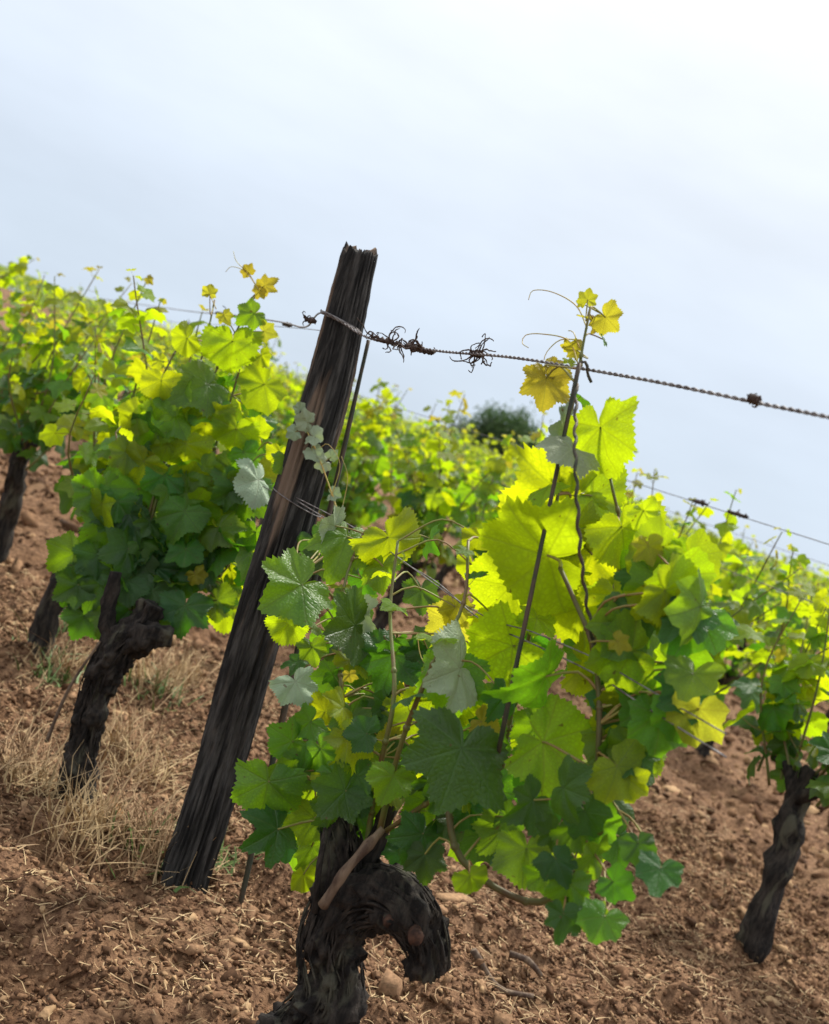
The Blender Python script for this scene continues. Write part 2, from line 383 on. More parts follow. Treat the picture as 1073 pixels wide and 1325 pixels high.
def blade(mb, seed, L, hi=2, curl=None, mi=0, xf=None, deep=None):
    """vine leaf blade of radius L: stalk joins at the origin, tip along +X, upper face +Z"""
    r = random.Random(seed * 13 + 5)
    out = leaf_shape(seed, hi, deep)
    cup = r.uniform(.0, .42) if curl is None else curl
    fold = r.uniform(.05, .30); w1, w2 = r.uniform(0, 6.28), r.uniform(0, 6.28); am = r.uniform(.05, .14)
    rings = {2: (.28, .55, .8, 1), 1: (.55, 1), 0: (1,)}[hi]
    v = [(0, 0, 0)]; uv = [(0.0, 0.0)]; f = []
    n = len(out)
    for q in rings:
        for th, rr in out:
            ro = rr * q; x, y = ro * math.cos(th), ro * math.sin(th)
            u = abs(th if th <= math.pi else th - 2 * math.pi) / R(54)
            fr = abs(u - round(u))
            z = fold * (math.sqrt(y * y + .012) - .11) - cup * ro * ro * 1.1 + .075 * ro * (1 - math.cos(2 * math.pi * fr)) * .5 + (.16 * ro * noise.noise(Vector((x * 1.9, y * 1.9, seed * .37))) + .05 * noise.noise(Vector((x * 4.5, y * 4.5, seed * .73)))) * (1 if hi else 0) + am * ro * math.sin(3 * th + w1) + .7 * am * ro * ro * math.sin(8 * th + w2)
            v.append((x * L, y * L, z * L)); uv.append((x, y))
    for k in range(n): f.append((0, 1 + k, 1 + (k + 1) % n))
    for j in range(len(rings) - 1):
        a, b = 1 + j * n, 1 + (j + 1) * n
        for k in range(n): f.append((a + k, b + k, b + (k + 1) % n, a + (k + 1) % n))
    if xf is not None: v = [xf @ Vector(q) for q in v]
    mb.add(v, f, mi, uv)
_lc = {}
def leaf_mesh(kind, var, hi):
    """leaf with its stalk; origin at the foot of the stalk, leaf grows along +X, radius 1 unit = 0.1 m"""
    k = (kind, var, hi)
    if k in _lc: return _lc[k]
    mb = MB(); r = random.Random(var * 7 + hi)
    p = r.uniform(.06, .10); el = r.uniform(.2, .7); dr = r.uniform(.1, .9)
    j = Vector((p * math.cos(el), r.uniform(-.01, .01), p * math.sin(el)))
    xf = Matrix.Translation(j) @ Matrix.Rotation(dr, 4, 'Y') @ Matrix.Rotation(r.uniform(-.4, .4), 4, 'X')
    blade(mb, var + 50, .1, hi, xf=xf, deep={'m': .85, 'g': .7, 'y': .5, 't': .9, 'w': .6}[kind])
    q = [(0, 0, 0), (j.x * .55, j.y, j.z * .35), j]
    tube(mb, spline(q, .03) if hi == 2 else q, [.0022, .0014], 5 if hi == 2 else 3, 1, cap=False)
    _lc[k] = mb.mesh('leaf_' + kind, [LM[kind], M_pet]); return _lc[k]
def put_leaf(parent, base, pos, az, size, kind, hi, tilt=None):
    o = bpy.data.objects.new('leaf', leaf_mesh(kind, random.randrange(7 if hi else 5), hi)); C.objects.link(o); o.parent = parent
    ry = random.gauss(0, .3) if tilt is None else tilt
    m = Matrix.Translation(pos - base) @ Matrix.Rotation(az, 4, 'Z') @ Matrix.Rotation(ry, 4, 'Y') @ Matrix.Rotation(random.gauss(0, .35), 4, 'X') @ Matrix.Scale(size / .1, 4)
    o.matrix_local = m
    return o
def curl_tendril(start, d, length, turns=1.2, r0=.0011):
    d = Vector(d).normalized(); a = d.orthogonal().normalized(); b = d.cross(a); pts = []
    p = Vector(start); cur = Vector(d); ax = (a * random.uniform(-1, 1) + b * random.uniform(-1, 1)).normalized(); st = length / 18
    for i in range(19):
        pts.append(p.copy()); k = turns * 2 * math.pi * (i / 18) ** 2 / 9
        cur = Matrix.Rotation(k, 3, ax) @ cur; cur = (cur + Vector((random.gauss(0, .2), random.gauss(0, .2), random.gauss(0, .2)))).normalized(); p += cur * st
    return pts

def leaves_on(parent, base, path, hi, r0=.07, start=.12, spacing=.075, dens=1.0, kinds=None, upto=1.0):
    L = [0]
    for a, b in zip(path, path[1:]): L.append(L[-1] + (b - a).length)
    T = L[-1]; s = T * start; az = random.uniform(0, 6.28); n = 0
    while s < T * upto:
        i = min(np.searchsorted(L, s), len(path) - 1); t = s / T
        if random.random() < dens:
            hgt = path[i].z
            k = (random.choices('mgyt', kinds(t, hgt))[0] if kinds else
                 random.choices('mgyt', [max(0, 1.1 - 1.7 * t), .7 - .5 * t, .15 + 1.4 * t, max(0, t - .75) * 5])[0])
            size = r0 * (1.0 - .62 * t ** 2.2) * random.uniform(.75, 1.2)
            if t > .93: size *= .6; k = 't' if random.random() < .6 else 'y'
            put_leaf(parent, base, path[i], az, size, k, hi, -.5 * max(0, t - .6) + random.gauss(.1, .3)); n += 1
        az += math.pi + random.gauss(0, .45); s += spacing * random.uniform(.75, 1.25) * (1 - .45 * t)
    return n

# ------------------------------------------------------------------ post
def make_post(name, pts, rad, label, seed=0, res=(110, 260), jag=.018):
    n, mrows = res; mb = MB()
    path = spline(pts, (Vector(pts[-1]) - Vector(pts[0])).length / mrows); rad = np.interp(np.linspace(0, 1, len(path)), np.linspace(0, 1, len(rad)), rad)
    v = []; f = []; rows = len(path); a = Vector((1, 0, 0))
    for i, p in enumerate(path):
        t = (path[min(i + 1, rows - 1)] - path[max(i - 1, 0)]).normalized(); a = (a - t * a.dot(t)).normalized(); b = t.cross(a)
        z = p.z
        for k in range(n):
            th = 2 * math.pi * k / n; c, s_ = math.cos(th), math.sin(th)
            g = noise.noise(Vector((c * 5.2 + seed, s_ * 5.2, z * 1.6))) ; g2 = noise.noise(Vector((c * 13, s_ * 13 + seed, z * 3.2)))
            g3 = noise.noise(Vector((c * 1.6, s_ * 1.6 + seed, z * 2.2)))
            crack = -max(0, .16 - abs(noise.noise(Vector((c * 4.1 + 9 + seed, s_ * 4.1, z * 1.1))))) * 1.35
            rr = rad[i] * (1 + .06 * g + .04 * g2 + .07 * g3 + crack + .03 * noise.noise(Vector((c * 24, s_ * 24, z * 14))) + .022 * noise.noise(Vector((c * 30, s_ * 30, z * 60))))
            off = Vector((0, 0, 0))
            if i > rows - 13:
                j = (i - (rows - 13)) / 12
                off = t * (jag * j * (2.2 * noise.noise(Vector((c * 3.1 + 4 + seed, s_ * 3.1, 2))) + .35 * noise.noise(Vector((c * 9, s_ * 9, 4)))))
            v.append(p + (a * c + b * s_) * rr + off)
    for i in range(rows - 1):
        for k in range(n): f.append((i * n + k, i * n + (k + 1) % n, (i + 1) * n + (k + 1) % n, (i + 1) * n + k))
    # broken end grain
    last = (rows - 1) * n; prev = last; cen = path[-1]
    for q, dz in ((.7, -.004), (.35, .005)):
        st = len(v)
        for k in range(n):
            th = 2 * math.pi * k / n; pv = v[last + k]; p = cen + (pv - cen) * q
            p.z += dz + .012 * noise.noise(Vector((math.cos(th) * 6 * q, math.sin(th) * 6 * q, seed + 1))); v.append(p)
        for k in range(n): f.append((prev + k, prev + (k + 1) % n, st + (k + 1) % n, st + k))
        prev = st
    v.append(cen - Vector((0, 0, .006)))
    for k in range(n): f.append((prev + k, prev + (k + 1) % n, len(v) - 1))
    base = path[0]; mb.add(v, f)
    o = link(name, mb.mesh(name, [M_post], off=base), None, base)
    tag(o, label, 'post'); return o, path
D0 = 2.4
pp = [P(226, 1185, D0), P(244, 1120, D0), P(262, 1069, D0), P(287, 985, D0), P(319, 865, D0), P(374, 676, D0), P(420, 521, D0), P(443, 425, D0), P(465, 330, D0)]
post, post_path = make_post('weathered_post', pp, [.052, .051, .050, .052, .054, .053, .049, .043, .037],
    'tall leaning dark weathered wooden post with split jagged top, wires fixed to it')
# row two post, mostly behind the first
q0 = ROWA + ROWN * 1.9 + ROWD * 5.25
make_post('weathered_post', [(q0.x, q0.y, -.1), (q0.x - .02, q0.y, .6), (q0.x - .05, q0.y, 1.22)], [.05, .045, .04], 'dark wooden post in the second row, hidden behind the leaning front post', 5, (20, 30))

# ------------------------------------------------------------------ wires
def wire(pts, label, r=.0013, twist=True, name='trellis_wire', m=M_wire, pitch=.026, step=None, group=None):
    mb = MB(); path = spline(pts, step or (pitch / 8 if twist else .12))
    if twist:
        for ph in (0, math.pi):
            st = []; s = 0; a = (path[1] - path[0]).normalized().orthogonal().normalized()
            for i, p in enumerate(path):
                t = (path[min(i + 1, len(path) - 1)] - path[max(i - 1, 0)]).normalized(); a = (a - t * a.dot(t)).normalized(); b = t.cross(a)
                if i: s += (p - path[i - 1]).length
                an = s / pitch * 2 * math.pi + ph; st.append(p + (a * math.cos(an) + b * math.sin(an)) * r * 1.05)
            tube(mb, st, r, 5)
    else: tube(mb, path, r, 5)
    o = link(name, mb.mesh(name, [m], off=path[0]), None, path[0]); tag(o, label, 'wire', group); return o
pw = P(441, 416, D0 - .052)
top_r = [pw + Vector((-.045, .01, .004)), pw, P(480, 438, 2.27), P(560, 453, 2.06), P(660, 462, 1.80), P(760, 478, 1.62), P(860, 496, 1.47), P(980, 521, 1.345), P(1100, 545, 1.21)]
wire(top_r, 'twisted two-strand top wire running right from the leaning post to the picture edge', .00135)
wire([pw + Vector((.046, .012, -.006)), pw + Vector((-.04, 0, .004)), P(395, 423, 2.6), P(360, 416, 2.95), P(290, 406, 3.9), P(240, 402, 5.2), P(120, 385, 8)], 'thin top wire going left from the post toward yellow shoot tips', .0011)
wire([P(455, 434, 2.47), P(390, 425, 3.1), P(310, 420, 4.2), P(235, 418, 6), P(150, 405, 9)], 'thin wire strand just below the left top wire, hung with dark scraps', .001, False)
# ring of tie wire round the post
def ring(cx, cy, d, rad, zt, label, n=40, r=.0011, name='tie_wire'):
    c = P(cx, cy, d); pts = []
    for i in range(n + 1):
        th = i / n * 2 * math.pi * 1.5
        pts.append(c + Vector((math.cos(th) * rad, math.sin(th) * rad, zt * math.cos(th) + .004 * i / n)))
    mb = MB(); tube(mb, pts, r, 5); o = link(name, mb.mesh(name, [M_wire], off=c), None, c); tag(o, label, 'wire'); return o
ring(441, 417, D0, .047, -.006, 'loop of tie wire wound round the post just under its top')
ring(384, 651, D0, .0565, -.012, 'loop of pale tie wire round the middle of the leaning post')
low_r = [P(384, 648, D0 - .058), P(470, 700, 2.10), P(560, 750, 1.90), P(620, 800, 1.70), P(700, 838, 1.56), P(770, 872, 1.45), P(825, 908, 1.38), P(940, 980, 1.26)]
wire(low_r, 'pale lower wire running right from the post behind the big glowing leaves', .0012, False, step=.02)
wire([P(384, 644, D0 - .058), P(470, 690, 2.08), P(610, 788, 1.70), P(690, 818, 1.57), P(770, 852, 1.46), P(822, 882, 1.39), P(940, 950, 1.27)], 'second thin lower wire, just above the pale one among the leaves', .001, False, step=.02)
wire([P(384, 650, D0 - .05), P(300, 610, 3.0), P(200, 560, 3.8), P(60, 500, 5.5)], 'lower wire running left from the post into the left vine', .0011, False)
for k, (s, zz, lab) in enumerate(((1.9, 1.185, 'straight top wire over the second row of vines'), (1.9, 1.0, 'middle wire threaded through the second row of vines'), (3.8, 1.2, 'top wire over the third row, barely clearing its tips'))):
    a = ROWA + ROWN * s - ROWD * 1.0; b = ROWA + ROWN * s + ROWD * 16
    wire([a + Vector((0, 0, zz)), (a + b) / 2 + Vector((0, 0, zz - .01)), b + Vector((0, 0, zz))], lab, .0016, False)

def scrap(center, d, n, ln, label, seed, spread=.02, r=.0016, curl=1.4, upd=0, along=None):
    random.seed(seed); mb = MB(); center = Vector(center)
    al = (along or (XR * .62 - Vector((0, .78, 0)))).normalized()
    # cores wound round the wire
    half = spread
    for w_ in range(3):
        core = []; ph = random.uniform(0, 6)
        for i in range(44):
            t = (i / 43 - .5) * 2 * half * random.uniform(.93, 1.03); th = i * (.9 + .25 * w_) + ph
            core.append(center + al * t + (Vector((0, 0, 1)) * math.cos(th) + al.cross(Vector((0, 0, 1))) * math.sin(th)) * random.uniform(.001, .0058))
        tube(mb, core, [r * .6, r * 1.2, r * .7], 5, rough=.6, freq=300)
    for i in range(n):
        st = center + al * random.uniform(-1, 1) * spread
        dr = Vector((random.gauss(0, 1), random.gauss(0, .6), random.gauss(upd, 1)))
        pts = curl_tendril(st, dr, ln * random.uniform(.2, .75), random.uniform(.1, curl * .9))
        tube(mb, pts, [r * 1.1, r * .8, r * .5], 4, rough=.5, freq=200)
    o = link('dried_tendril', mb.mesh('dried_tendril', [M_dry], off=center), None, center); tag(o, label, 'tendril', 'dried tendrils left on the wires'); return o
scrap(P(402, 415, 2.38), 0, 7, .055, 'small dark tendril scrap curled at the left side of the post top', 1, .018)
scrap(P(500, 441, 2.2), 0, 20, .085, 'dark tangled tendrils on the top wire right beside the post', 2, .05, curl=1.8)
scrap(P(543, 452, 2.1), 0, 20, .06, 'thick dark wad of tendrils wound along the top wire', 3, .045, r=.0022)
scrap(P(616, 458, 1.92), 0, 18, .075, 'spidery dark tendril clump on the top wire between post and tall shoot', 4, .014, r=.0015)
scrap(P(976, 517, 1.35), 0, 9, .022, 'small brown tendril knot on the top wire at right', 5, .008)
scrap(P(287, 407, 3.9), 0, 6, .06, 'dark scrap on the thin wire behind the left yellow shoot tips', 6, .04, r=.003)
scrap(P(245, 421, 5.2), 0, 4, .05, 'dark scrap on the left wire farthest from the post', 7, .04, r=.003)
scrap(P(372, 420, 2.9), 0, 4, .03, 'tiny scrap on the thin wire just left of the post', 8, .02)
wr2 = lambda t: ROWA + ROWN * 1.9 + ROWD * t + Vector((0, 0, 1.185))
for i, (t, lab) in enumerate(((1.75, 'dark tendril scrap on the far wire above the right hand leaves'), (1.55, 'second dark scrap on the far wire, nearer the picture edge'), (3.75, 'long dark scrap on the far wire beside a lone yellow shoot tip'))):
    scrap(wr2(t), 0, 5, .05, lab, 20 + i, .05, r=.0035, along=ROWD)

# ------------------------------------------------------------------ stakes beside the vines
def stake(name, pts, r, label, m=M_stake, twist=False, cat='stake'):
    mb = MB()
    if twist:
        path = spline(pts, .004); a = (path[1] - path[0]).normalized().orthogonal().normalized()
        for ph in (0, math.pi):
            s = 0; st = []
            for i, p in enumerate(path):
                t = (path[min(i + 1, len(path) - 1)] - path[max(i - 1, 0)]).normalized(); a = (a - t * a.dot(t)).normalized(); b = t.cross(a)
                if i: s += (p - path[i - 1]).length
                an = s / .034 * 6.283 + ph; st.append(p + (a * math.cos(an) + b * math.sin(an)) * r * .9)
            tube(mb, st, r, 6)
    else: tube(mb, spline(pts, .02), r, 7, rough=.12, freq=60)
    o = link(name, mb.mesh(name, [m], off=pts[0]), None, pts[0]); tag(o, label, cat); return o
sA = P(750, 470, 1.57); sB = P(655, 925, 1.49)
stake('thin_stake', [sA, sB, P(638, 1010, 1.60)], [.003, .0033, .0036], 'thin straight dark stake standing among the large glowing leaves at right')
stake('twisted_wire_tie', [P(764, 495, 1.60), P(760, 474, 1.60), P(753, 470, 1.60), P(747, 485, 1.575), P(745, 540, 1.52), P(745, 600, 1.46), P(750, 700, 1.44), P(758, 770, 1.44), P(768, 832, 1.44), P(774, 890, 1.46)], .0019, 'twisted cord hooked over the top wire and hanging down through the glowing leaves', twist=True, cat='cord')
p1, p2 = P(477, 440, 2.46), P(427, 660, 2.44); dd = (p2 - p1).normalized(); k = p1.z / -dd.z + .03
stake('thin_stake', [p1, p2, p1 + dd * k], [.004, .0075, .006], 'thin greenish stake close along the right side of the weathered post')

# ------------------------------------------------------------------ vines with placed leaves
def trunk_mesh(mb, pts, rad, n=22, rough=.20, freq=34, mi=0, step=.012):
    big = max(rad) > .015
    tube(mb, spline(pts, min(step, .006) if big and n > 15 else step), rad, int(n * 1.8) if big and n > 15 else n, mi, rough * (.6 if big else 1), freq, bark=.75 if big else 0)
def bark_strips(mb, pts, rad, n):
    path = spline(pts, .008); m = len(path); rr = np.interp(np.linspace(0, 1, m), np.linspace(0, 1, len(rad)), rad)
    a = (path[1] - path[0]).normalized().orthogonal().normalized(); fr = []
    for i, p in enumerate(path):
        t = (path[min(i + 1, m - 1)] - path[max(i - 1, 0)]).normalized(); a = (a - t * a.dot(t)).normalized(); fr.append((a.copy(), t.cross(a)))
    for _ in range(n):
        ln = random.randint(5, 13); i0 = random.randint(0, max(0, m - ln - 1)); th = random.uniform(0, 6.283); dth = random.gauss(0, .035); lift = random.uniform(0, .25)
        q = []
        for j in range(min(ln, m - i0)):
            x = fr[i0 + j]; e_ = abs(j / ln - .5) * 2; f = .97 + lift * max(0, e_ - .6) + random.uniform(-.02, .02)
            q.append(path[i0 + j] + (x[0] * math.cos(th + dth * j) + x[1] * math.sin(th + dth * j)) * rr[i0 + j] * f)
        w_ = random.uniform(.0012, .0034)
        if len(q) > 3: tube(mb, q, [w_ * .5, w_, w_ * .9, w_ * .3], 4)
class Vine:
    def __init__(s, name, base, label, cat='vine', group=None):
        s.base = Vector(base); s.o = empty(name, s.base); tag(s.o, label, cat, group); s.paths = []
    def part(s, name, mb, mats):
        return link(name, mb.mesh(name, mats, off=s.base), s.o)
    def shoot(s, pts, r=(.005, .0022), m=M_shoot, world=False, n=7, leafy=True):
        path = spline(pts, .02); mb = MB(); s.paths.append((path, leafy))
        tube(mb, path, r, n, rough=.10, freq=50)
        for i in range(4, len(path) - 2, 5):    # swollen nodes
            rr = np.interp(i / len(path), [0, 1], [r[0], r[-1]]) * 1.5
            t = (path[i + 1] - path[i - 1]).normalized()
            tube(mb, [path[i] - t * .006, path[i], path[i] + t * .006], [rr * .6, rr, rr * .6], n)
        return s.part('shoot', mb, [m])
    def near(s, p):
        best = None
        for path, lf in s.paths:
            for q in path:
                d = (q - p).length + max(0, q.z - p.z) * .3
                if best is None or d < best[0]: best = (d, q)
        return best[1]
    def hero(s, px, py, size, ang, kind, a=25, b=0, dd=0, depth=None, curl=None, hi=2):
        d = (depth or rowdepth(px, py)) + dd
        T = CR * math.cos(R(ang)) - CU * math.sin(R(ang)); N0 = -FWD; Sx = N0.cross(T)
        a, b = R(a), R(b)
        T1 = T * math.cos(a) + N0 * math.sin(a); N1 = N0 * math.cos(a) - T * math.sin(a)
        N2 = N1 * math.cos(b) + Sx * math.sin(b); S2 = N2.cross(T1)
        Lr = size * d / FPX / 1.62
        J = P(px, py, d) - T1 * Lr * .18
        M = Matrix((T1, S2, N2)).transposed().to_4x4(); M.translation = J - s.base
        seed = random.randrange(10000)
        mb = MB(); blade(mb, seed, Lr, hi, curl, deep={'m': .85, 'g': .6, 'y': .38, 't': .8, 'w': .5}[kind])
        tgt = s.near(J); loc = (Matrix((T1, S2, N2)) @ (tgt - J))
        if loc.length > .004:
            mid = loc * .5 + Vector((-.25, 0, -.12)) * min(loc.length, .12)
            rr = .0009 + .014 * Lr
            tube(mb, spline([(0, 0, 0), mid, loc], .015), [rr * .85, rr * 1.25], 5, 1, cap=False)
        me = mb.mesh('leaf', [LM[kind], M_pet]); o = bpy.data.objects.new('leaf', me); C.objects.link(o); o.parent = s.o; o.matrix_local = M
        return o
    def tendril(s, pts, r=.0011, m=M_tend):
        mb = MB(); tube(mb, spline(pts, .006), [r, r * .5], 5); return s.part('tendril', mb, [m])

# --- right-hand vine
random.seed(11)
RD = 1.70
b0 = P(455, 1190, RD); gb = Vector((b0.x - .03, RD + .01, 0)); gb.z = G(gb.x, gb.y)
rv = Vine('grape_vine', gb, 'gnarled vine in front with knobbly dark trunk and the largest glowing leaves')
mb = MB()
trunk_mesh(mb, [gb - Vector((0, 0, .06)), gb + Vector((.0, 0, .10)), P(425, 1290, RD), P(425, 1215, RD), P(440, 1160, RD), P(445, 1110, RD), P(435, 1050, RD + .03), P(425, 1000, RD + .06)],
           [.062, .050, .048, .050, .046, .038, .026, .012], 28, .32, 30)
bark_strips(mb, [gb, gb + Vector((.0, 0, .10)), P(425, 1290, RD), P(425, 1215, RD), P(440, 1160, RD), P(445, 1110, RD), P(435, 1050, RD + .03)], [.060, .050, .048, .050, .046, .038, .026], 260)
rv.part('trunk', mb, [M_bark])
mb = MB()
trunk_mesh(mb, [P(425, 1235, RD), P(455, 1180, RD - .01), P(495, 1160, RD - .03), P(530, 1180, RD - .05), P(552, 1222, RD - .06), P(556, 1262, RD - .06)], [.03, .036, .044, .046, .036, .026], 28, .34, 34)
bark_strips(mb, [P(425, 1235, RD), P(455, 1180, RD - .01), P(495, 1160, RD - .03), P(530, 1180, RD - .05), P(552, 1222, RD - .06), P(556, 1262, RD - .06)], [.03, .036, .044, .046, .036, .026], 170)
trunk_mesh(mb, [P(455, 1150, RD), P(480, 1105, RD), P(500, 1060, RD), P(520, 1000, RD + .02)], [.022, .018, .012, .007], 12, .25, 40)
arm = rv.part('arm', mb, [M_bark])
mb = MB()
for (x, y, d, r_) in ((538, 1210, RD - .098, .0115), (502, 1190, RD - .088, .008)):
    c = P(x, y, d); tube(mb, [c + Vector((0, .03, 0)), c + Vector((.002, .012, 0)), c, c - Vector((-.002, .007, .001))], [r_ * 1.5, r_ * 1.2, r_, r_ * .98], 14, rough=.25, freq=60)
ct = rv.part('cut_stub', mb, [M_cut])
mb = MB(); trunk_mesh(mb, [P(418, 1172, RD - .06), P(445, 1130, RD - .07), P(468, 1103, RD - .07), P(496, 1072, RD - .06)], [.0085, .0078, .0070, .0068, .0092, .0068, .0064, .0062, .0085, .006, .0056], 14, .22, 70)
rv.part('cane', mb, [M_cane])
mb = MB(); trunk_mesh(mb, [P(408, 1180, RD - .03), P(412, 1130, RD - .04), P(418, 1095, RD - .03), P(424, 1060, RD)], [.005, .005, .004], 8, .2, 60)
rv.part('cane', mb, [M_bark])
rv.shoot([P(440, 1120, RD), P(420, 1000, RD + .1), P(402, 900, 1.92), P(392, 820, 2.02), P(385, 745, 2.05)])
rv.shoot([P(455, 1110, RD), P(450, 980, RD + .05), P(440, 860, 1.85), P(445, 760, 1.95), P(470, 690, 1.98)])
rv.shoot([P(470, 1120, RD), P(490, 1000, 1.7), P(510, 900, 1.7), P(505, 790, 1.8), P(515, 700, 1.85)])
rv.shoot([P(490, 1080, RD - .02), P(520, 960, 1.62), P(560, 860, 1.6), P(600, 780, 1.65), P(606, 700, 1.7)])
rv.shoot([P(500, 1075, RD - .04), P(560, 1035, 1.6), P(582, 1030, 1.56)], (.004, .003))
rv.shoot([P(578, 1015, 1.56), P(584, 1075, 1.53), P(598, 1112, 1.52), P(640, 1148, 1.5), P(700, 1167, 1.5), P(752, 1120, 1.46), P(771, 1040, 1.43), P(775, 960, 1.42), P(775, 895, 1.44), P(766, 832, 1.46), P(745, 780, 1.5), P(725, 735, 1.53)], (.0048, .0048, .0042, .003), M_red, leafy=False)
rv.shoot([P(640, 1100, 1.68), P(655, 960, 1.66), P(690, 800, 1.64), P(715, 680, 1.63), P(735, 560, 1.62), P(752, 460, 1.61), P(764, 398, 1.61)], (.0045, .003, .0018))
rv.shoot([P(760, 1130, 1.6), P(785, 1000, 1.60), P(810, 880, 1.57), P(835, 760, 1.52), P(850, 690, 1.5)], (.005, .0025))
rv.shoot([P(768, 835, 1.47), P(790, 780, 1.52), P(805, 700, 1.56), P(790, 620, 1.56)], (.003, .002), leafy=False)
T_ = [  # px, py, size, tip direction, kind, pitch, roll, depth offset
 (761,385,28,-80,'t',10,10,0),(752,392,16,-160,'t',10,0,0),(787,414,44,50,'t',15,-20,0),(770,420,26,100,'t',10,40,0),(781,441,22,85,'m',30,65,0),(744,452,30,200,'t',20,0,0),(735,448,20,250,'t',10,20,0),
 (706,498,76,95,'t',5,12,-.02),(716,478,40,30,'t',10,30,0),(779,566,118,84,'y',5,-48,-.04),(737,584,76,150,'w',48,-25,-.10),(726,556,66,170,'w',58,15,-.09),
 (722,648,150,165,'y',-12,40,.04),(690,715,168,190,'y',-14,38,-.06),(715,690,90,120,'y',-20,0,.06),(806,692,105,75,'y',-25,15,0.05),(775,645,95,20,'y',-22,0,0.12),(762,728,110,110,'y',-25,-15,0.13),(797,780,95,80,'y',-15,20,0.08),
 (738,790,125,160,'y',-30,10,0.11),(652,842,125,150,'y',-18,10,.03),(655,765,105,130,'y',-20,0,.05),(696,882,120,150,'g',20,50,-.05),(650,905,62,120,'m',25,20,-.04),(765,860,80,20,'y',-10,0,0.11),
 (590,868,118,168,'w',62,0,-.1),(585,880,100,100,'g',10,-15,-.06),(592,985,165,110,'m',22,8,-.14),(535,955,125,150,'y',-15,-10,0),(565,915,110,60,'y',-15,0,.02),(628,936,46,30,'t',5,10,-.04),
 (712,968,112,40,'y',0,20,.02),(690,985,60,150,'g',20,0,.04),(684,1040,80,150,'m',30,10,-.03),(735,1022,80,15,'m',58,0,-.05),(722,1117,58,60,'m',30,20,-.03),(680,1108,85,100,'g',15,-20,0),
 (609,1138,42,80,'y',0,10,-.06),(645,1078,70,130,'g',20,20,.03),(543,1088,85,120,'m',25,10,-.04),(532,1072,70,190,'m',58,0,-.06),(512,990,64,150,'m',25,0,0),(640,1030,70,60,'g',15,20,.04),
 (835,748,75,60,'m',50,10,0.08),(868,770,85,40,'y',-10,10,0),(835,830,100,70,'y',-15,0,0.12),(815,905,95,60,'y',-15,10,0.10),(795,960,85,100,'g',10,0,0.12),(840,712,50,80,'t',0,10,0),(872,722,62,60,'y',-10,0,.06),
 (748,1078,64,60,'g',10,0,.03),(712,1080,50,150,'m',20,0,0),(735,1150,64,100,'g',10,0,0),(728,1190,60,100,'m',20,10,-.02),(700,1130,50,200,'g',20,0,0),(790,850,60,40,'y',0,0,.0),(803,832,34,30,'t',10,10,-.04),
 (447,702,92,105,'g',42,10,0),(430,680,60,190,'w',60,10,-.02),(507,703,82,62,'y',-18,12,-.02),(495,740,66,100,'g',20,-40,0),(382,762,108,150,'g',40,-8,-.12),(385,790,50,100,'g',10,0,-.1),(452,812,102,165,'m',50,0,-.06),(470,800,60,30,'w',60,0,-.04),(507,858,104,110,'m',15,-10,-.02),
 (385,888,62,60,'w',30,20,0),(372,810,54,120,'y',-10,0,.06),(398,938,54,140,'g',30,0,0),(372,962,62,160,'g',25,10,0),(452,935,64,100,'g',25,-10,0),(456,962,84,55,'y',10,60,-.05),(345,1022,96,100,'g',5,8,-.02),
 (352,1078,92,155,'m',45,0,-.03),(402,998,60,120,'g',20,0,.03),(440,1030,86,140,'m',32,0,-.06),(425,1045,60,200,'m',40,0,-.04),(465,1010,60,60,'m',20,0,-.04),(490,1035,58,80,'y',0,0,-.02),(430,878,54,120,'g',10,0,.03),(393,1136,42,90,'y',0,30,-.02),
 (385,1000,62,170,'g',10,10,.02),(505,925,54,60,'m',30,0,0),(545,770,56,90,'m',20,0,.1),(580,808,66,150,'t',-10,0,.1),(592,790,50,60,'t',0,0,.1),(462,1062,60,100,'m',20,10,0),(405,842,44,80,'g',10,0,.03),(453,875,22,80,'t',0,0,-.06),
 (418,975,62,60,'g',10,0,0),(550,1112,60,90,'m',20,0,-.03),(480,880,60,100,'m',15,0,.06),(470,905,44,60,'g',30,0,.05),(520,1105,50,120,'m',30,0,-.02),(400,1060,66,170,'g',15,0,.02),(440,1080,54,200,'m',30,0,0),(415,920,50,190,'y',10,0,.02),
 (560,1010,60,170,'m',25,0,-.03),(610,1050,60,60,'m',25,0,0),(580,1060,55,150,'m',25,0,.02),(660,1060,50,30,'m',30,0,.03),(625,965,80,80,'g',10,0,.05),(470,975,50,100,'g',30,0,.02),(620,700,46,100,'y',-10,0,.1),(610,735,40,100,'y',-10,0,.12),
 (505,955,40,190,'t',10,0,0),(600,920,70,110,'y',-15,0,.08),(545,1040,60,150,'g',10,0,0),(365,1000,50,200,'g',10,0,0),(430,1005,50,60,'y',0,0,.03),(690,940,60,150,'g',10,0,.1),(640,800,60,60,'y',-15,0,.08),(745,690,80,60,'y',-20,0,.08),(835,665,44,60,'y',-10,0,.02),
]
for (x, y, s_, an, kd, a, b, dz) in T_:
    kw = {}
    if x < 540: kw['depth'] = 1.70 + max(0, (1000 - y)) * .0009 + (.02 if x > 420 else .06)
    rv.hero(x, y, s_, an, kd, a, b, dz, **kw)
for pts in ([(760,425),(745,395),(715,378),(690,376),(684,388)], [(748,470),(735,440),(700,432),(680,434),(676,444),(684,450)], [(752,440),(725,440),(708,455),(704,466)], [(750,450),(742,430),(735,428)],
            [(700,690),(670,660),(640,655)], [(745,780),(735,760),(728,740)], [(560,870),(545,850),(540,820)]):
    rv.tendril([P(x, y, rowdepth(x, y) - .01 * i) for i, (x, y) in enumerate(pts)], .0012)
